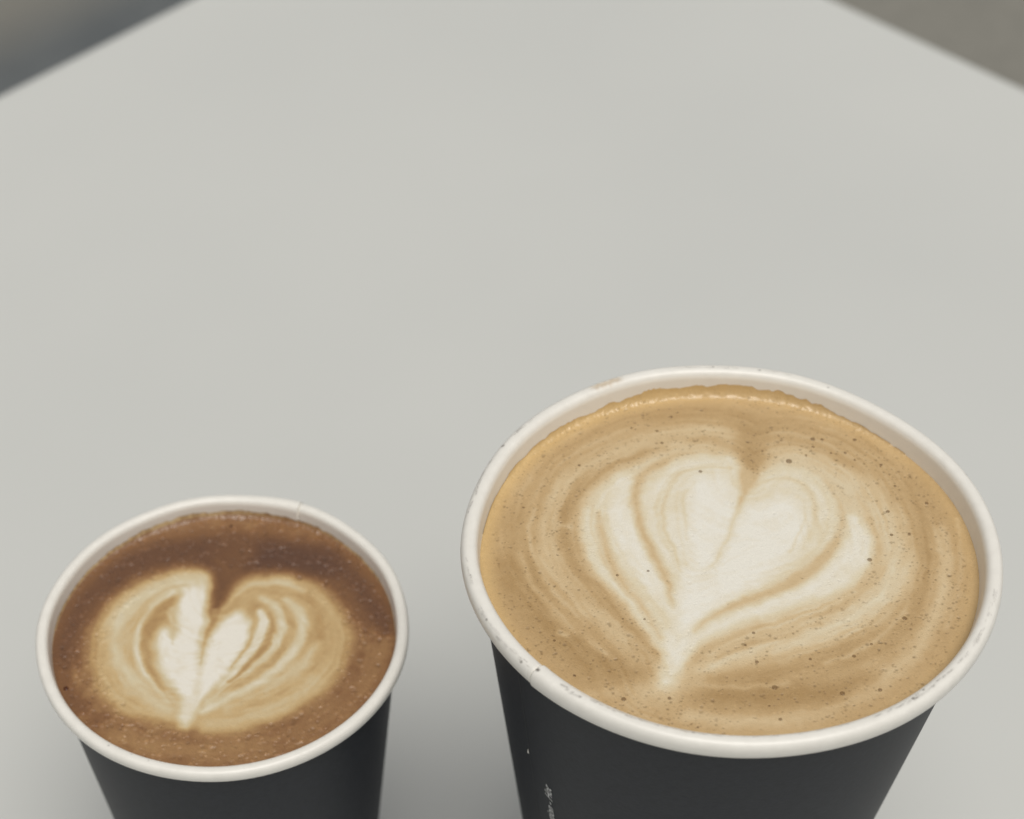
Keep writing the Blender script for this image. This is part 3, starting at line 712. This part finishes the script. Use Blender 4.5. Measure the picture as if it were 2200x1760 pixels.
sml_wall = build_cup(SML, sml,
    marks=[(118, 150, 80, .12, 10)],
    spots=[(238, 95, .22, .45), (246, 110, .16, .5), (252, 100, .15, .4), (176, 40, .2, .5), (290, 110, .14, .35)],
    stains=[])

# seam edge running down the larger cup, with a chipped white nick
def strip(cup, az0, az1, z0, z1, lift, n=24):
    V = []
    for k in range(n + 1):
        z = z0 + (z1 - z0) * k / n
        V += cone_map(cup, [(az0, z), (az1, z)], lift)
    return V, [(2 * k, 2 * k + 1, 2 * k + 3, 2 * k + 2) for k in range(n)]

def caution_text():
    cu = bpy.data.curves.new('caution_print', 'FONT')
    cu.body = 'Caution - Hot'
    cu.shear = 0.42
    cu.offset = 0.004
    cu.size = 1.0
    tmp = bpy.data.objects.new('caution_print', cu)
    COL.objects.link(tmp)
    dg = bpy.context.evaluated_depsgraph_get()
    me0 = tmp.evaluated_get(dg).to_mesh()
    co = np.array([v.co[:] for v in me0.vertices])
    fc = [tuple(p.vertices) for p in me0.polygons]
    tmp.evaluated_get(dg).to_mesh_clear()
    bpy.data.objects.remove(tmp)
    x, y = co[:, 0], co[:, 1]
    # text runs up the wall; letter tops point left (towards smaller azimuth)
    cap = 1.9 / 0.70
    zmm = 136 - 36.6 - (x.max() - x) * TEXT_SX
    az = -140.7 - np.degrees(y * cap / 37.4)
    V = cone_map(BIG, list(zip(az, zmm)), 0.00036)
    o = mesh_obj('caution_print', V, fc, M_PRINT, big_wall, smooth=False)
    o['label'] = 'pale grey Caution - Hot lettering running up the cup'
TEXT_SX = 2.75
caution_text()
V = cone_map(BIG, [(-149.35, 136 - 31.9), (-148.75, 136 - 31.7), (-149.05, 136 - 30.3)], 0.00045) + cone_map(BIG, [(-149.05, 136 - 31.5)], 0.0007)
mesh_obj('paper_nick', V, [(0, 1, 3), (1, 2, 3), (2, 0, 3)], M_RAW, big_wall, smooth=False)

M_SEAM = NT('cut_card_edge', Roughness=0.6, Base_Color=(0.05, 0.051, 0.052, 1)).m
for cup_, wall_ in ((BIG, big_wall), (SML, sml_wall)):
    a_ = math.degrees(cup_.wall_seam)
    V, F = strip(cup_, a_ - 0.10, a_ + 0.10, 3, cup_.H * 1000 - 1.2, 0.00036)
    mesh_obj('seam_edge', V, F, M_SEAM, wall_, smooth=False)

def latte_base(x, y):
    return 0.225 + 0.14 * (value_noise(x, y, 9, 21) - .5) + 0.06 * sstep((y + 10) / 40) * 0 

def latte_climb(deg, r_):
    pts = [(0, .15), (30, .2), (45, .55), (58, 1.15), (68, 1.45), (78, 2.0), (95, 2.05), (108, 1.75), (118, 1.25), (135, .95), (155, .65), (180, .35), (210, .15), (360, .15)]
    h = np.interp(deg, [p[0] for p in pts], [p[1] for p in pts])
    rag = np.zeros_like(deg)
    for n_, a in ((90, .30), (200, .18), (420, .10)):
        rag += np.interp(deg, np.linspace(0, 360, n_), r_.normal(0, a, n_))
    amp = np.clip((h - .3) / 1.2, 0, 1)
    return np.clip(h + rag * amp * 1.2, .1, 2.45) * 1e-3

def latte_edge(rgb, ed, ms, deg, x, y):
    back = np.clip(np.interp(deg, [0, 30, 60, 100, 150, 190, 230, 360], [.34, .34, .6, 1, 1, .75, .3, .34]), 0, 1)
    w = sstep(1 - ed / 3.6) * back
    gold = lin((214, 182, 124)) * 1.06
    w = (w * 0.62)[:, None]
    return rgb * (1 - w) + gold * w

def latte_bub(r_):
    out = []
    while len(out) < 4600:
        a, rho = r_.uniform(0, 2 * math.pi), 40.6 * math.sqrt(r_.random())
        bx, by = rho * math.cos(a), rho * math.sin(a)
        # fewer in the poured heart, crowds in loose drifts
        in_heart = math.hypot((bx + 2) / 20, (by - 2) / 20) < 1
        dens = 0.06 if in_heart else 0.25 + 0.75 * value_noise(np.array([bx]), np.array([by]), 5, 77)[0]
        if r_.random() > dens: continue
        if len(out) < 1700:
            br = min(0.14 + r_.exponential(0.045), 0.32)
            out.append((bx, by, br, r_.uniform(0.60, 0.84), br * 0.3))
        else:
            br = r_.uniform(0.09, 0.16)
            out.append((bx, by, br, r_.uniform(0.76, 0.92), br * 0.2))
    for _ in range(900):                       # pale popped bubbles
        a, rho = r_.uniform(0, 2 * math.pi), 40 * math.sqrt(r_.random())
        out.append((rho * math.cos(a), rho * math.sin(a), r_.uniform(.08, .22), r_.uniform(1.05, 1.14), -.03))
    return out

latte, zl = build_foam('latte', BIG, 0.0027, LATTE_ART, latte_base,
    [(-.1, (162, 130, 85)), (0, (170, 139, 94)), (.25, (191, 162, 118)), (.5, (208, 185, 146)), (.75, (218, 206, 178)), (1, (229, 225, 213))],
    latte_climb, latte_edge, latte_bub, M_LATTE)
tag(latte, 'pale tan latte with a broad cream heart in the larger cup', 'coffee', 'coffees with poured hearts')
put_bubbles(latte, zl, LATTE_BUBBLES, M_BUB)

def flat_base(x, y):
    return -0.12 + 0.25 * (value_noise(x, y, 2.2, 31) - .5) + 0.16 * (value_noise(x, y, .8, 32) - .5)

def flat_climb(deg, r_):
    pts = [(0, .2), (30, .5), (55, .8), (70, 1.0), (85, 1.3), (110, 1.4), (130, 1.1), (160, .6), (200, .2), (360, .2)]
    h = np.interp(deg, [p[0] for p in pts], [p[1] for p in pts])
    rag = np.interp(deg, np.linspace(0, 360, 140), r_.normal(0, .16, 140)) + np.interp(deg, np.linspace(0, 360, 330), r_.normal(0, .09, 330))
    return np.clip(h + rag * np.clip(h / 1.0, .15, 1), .1, 2.2) * 1e-3

def flat_edge(rgb, ed, ms, deg, x, y):
    back = np.interp(deg, [0, 40, 70, 120, 170, 200, 360], [.25, .6, .95, .9, .5, .25, .25])
    w = sstep(1 - ed / 3.2) * back
    amber = lin((130, 91, 53)) * 1.06
    rgb = rgb * (1 - (w * .8)[:, None]) + amber * (w * .8)[:, None]
    pale = sstep((ms - 0.50) / 0.30) * np.interp(deg, [0, 10, 25, 50, 70, 95, 110, 150, 185, 205, 360], [.5, .7, .75, .6, .2, .75, 1, .8, .5, .0, .2])
    pale = pale * (0.55 + 0.45 * (value_noise(x, y, .8, 91) > .42))
    cream = lin((210, 184, 138)) * 1.06
    return rgb * (1 - (pale * .85)[:, None]) + cream * (pale * .85)[:, None]

def flat_bub(r_):
    out = []
    for _ in range(1900):
        a, rho = r_.uniform(0, 2 * math.pi), 31.4 * math.sqrt(r_.random())
        bx, by = rho * math.cos(a), rho * math.sin(a)
        if math.hypot((bx - 0) / 22.5, (by + 3) / 20) < 1:
            if r_.random() > .06: continue
            out.append((bx, by, r_.uniform(.08, .2), r_.uniform(.85, .95), .03))
            continue
        br = r_.uniform(.16, .5)
        k = r_.uniform(1.04, 1.24) if r_.random() < .66 else r_.uniform(.80, .95)
        out.append((bx, by, br, k, -.10 if k > 1 else .10))
    return out

flat, zl2 = build_foam('flat_white', SML, 0.0025, FLAT_ART, flat_base,
    [(-1.1, (92, 65, 50)), (-.6, (107, 75, 52)), (-.2, (130, 93, 60)), (.1, (156, 120, 80)), (.3, (178, 145, 98)), (.5, (197, 170, 124)), (.75, (208, 194, 161)), (1, (228, 223, 211))],
    flat_climb, flat_edge, flat_bub, M_FLAT, streak=(.10, .12), pale_max=0.28, nr=280, nth=1100, seed=41)
tag(flat, 'dark brown coffee with a small layered heart in the smaller cup', 'coffee', 'coffees with poured hearts')
put_bubbles(flat, zl2, FLAT_BUBBLES, M_BUB2)
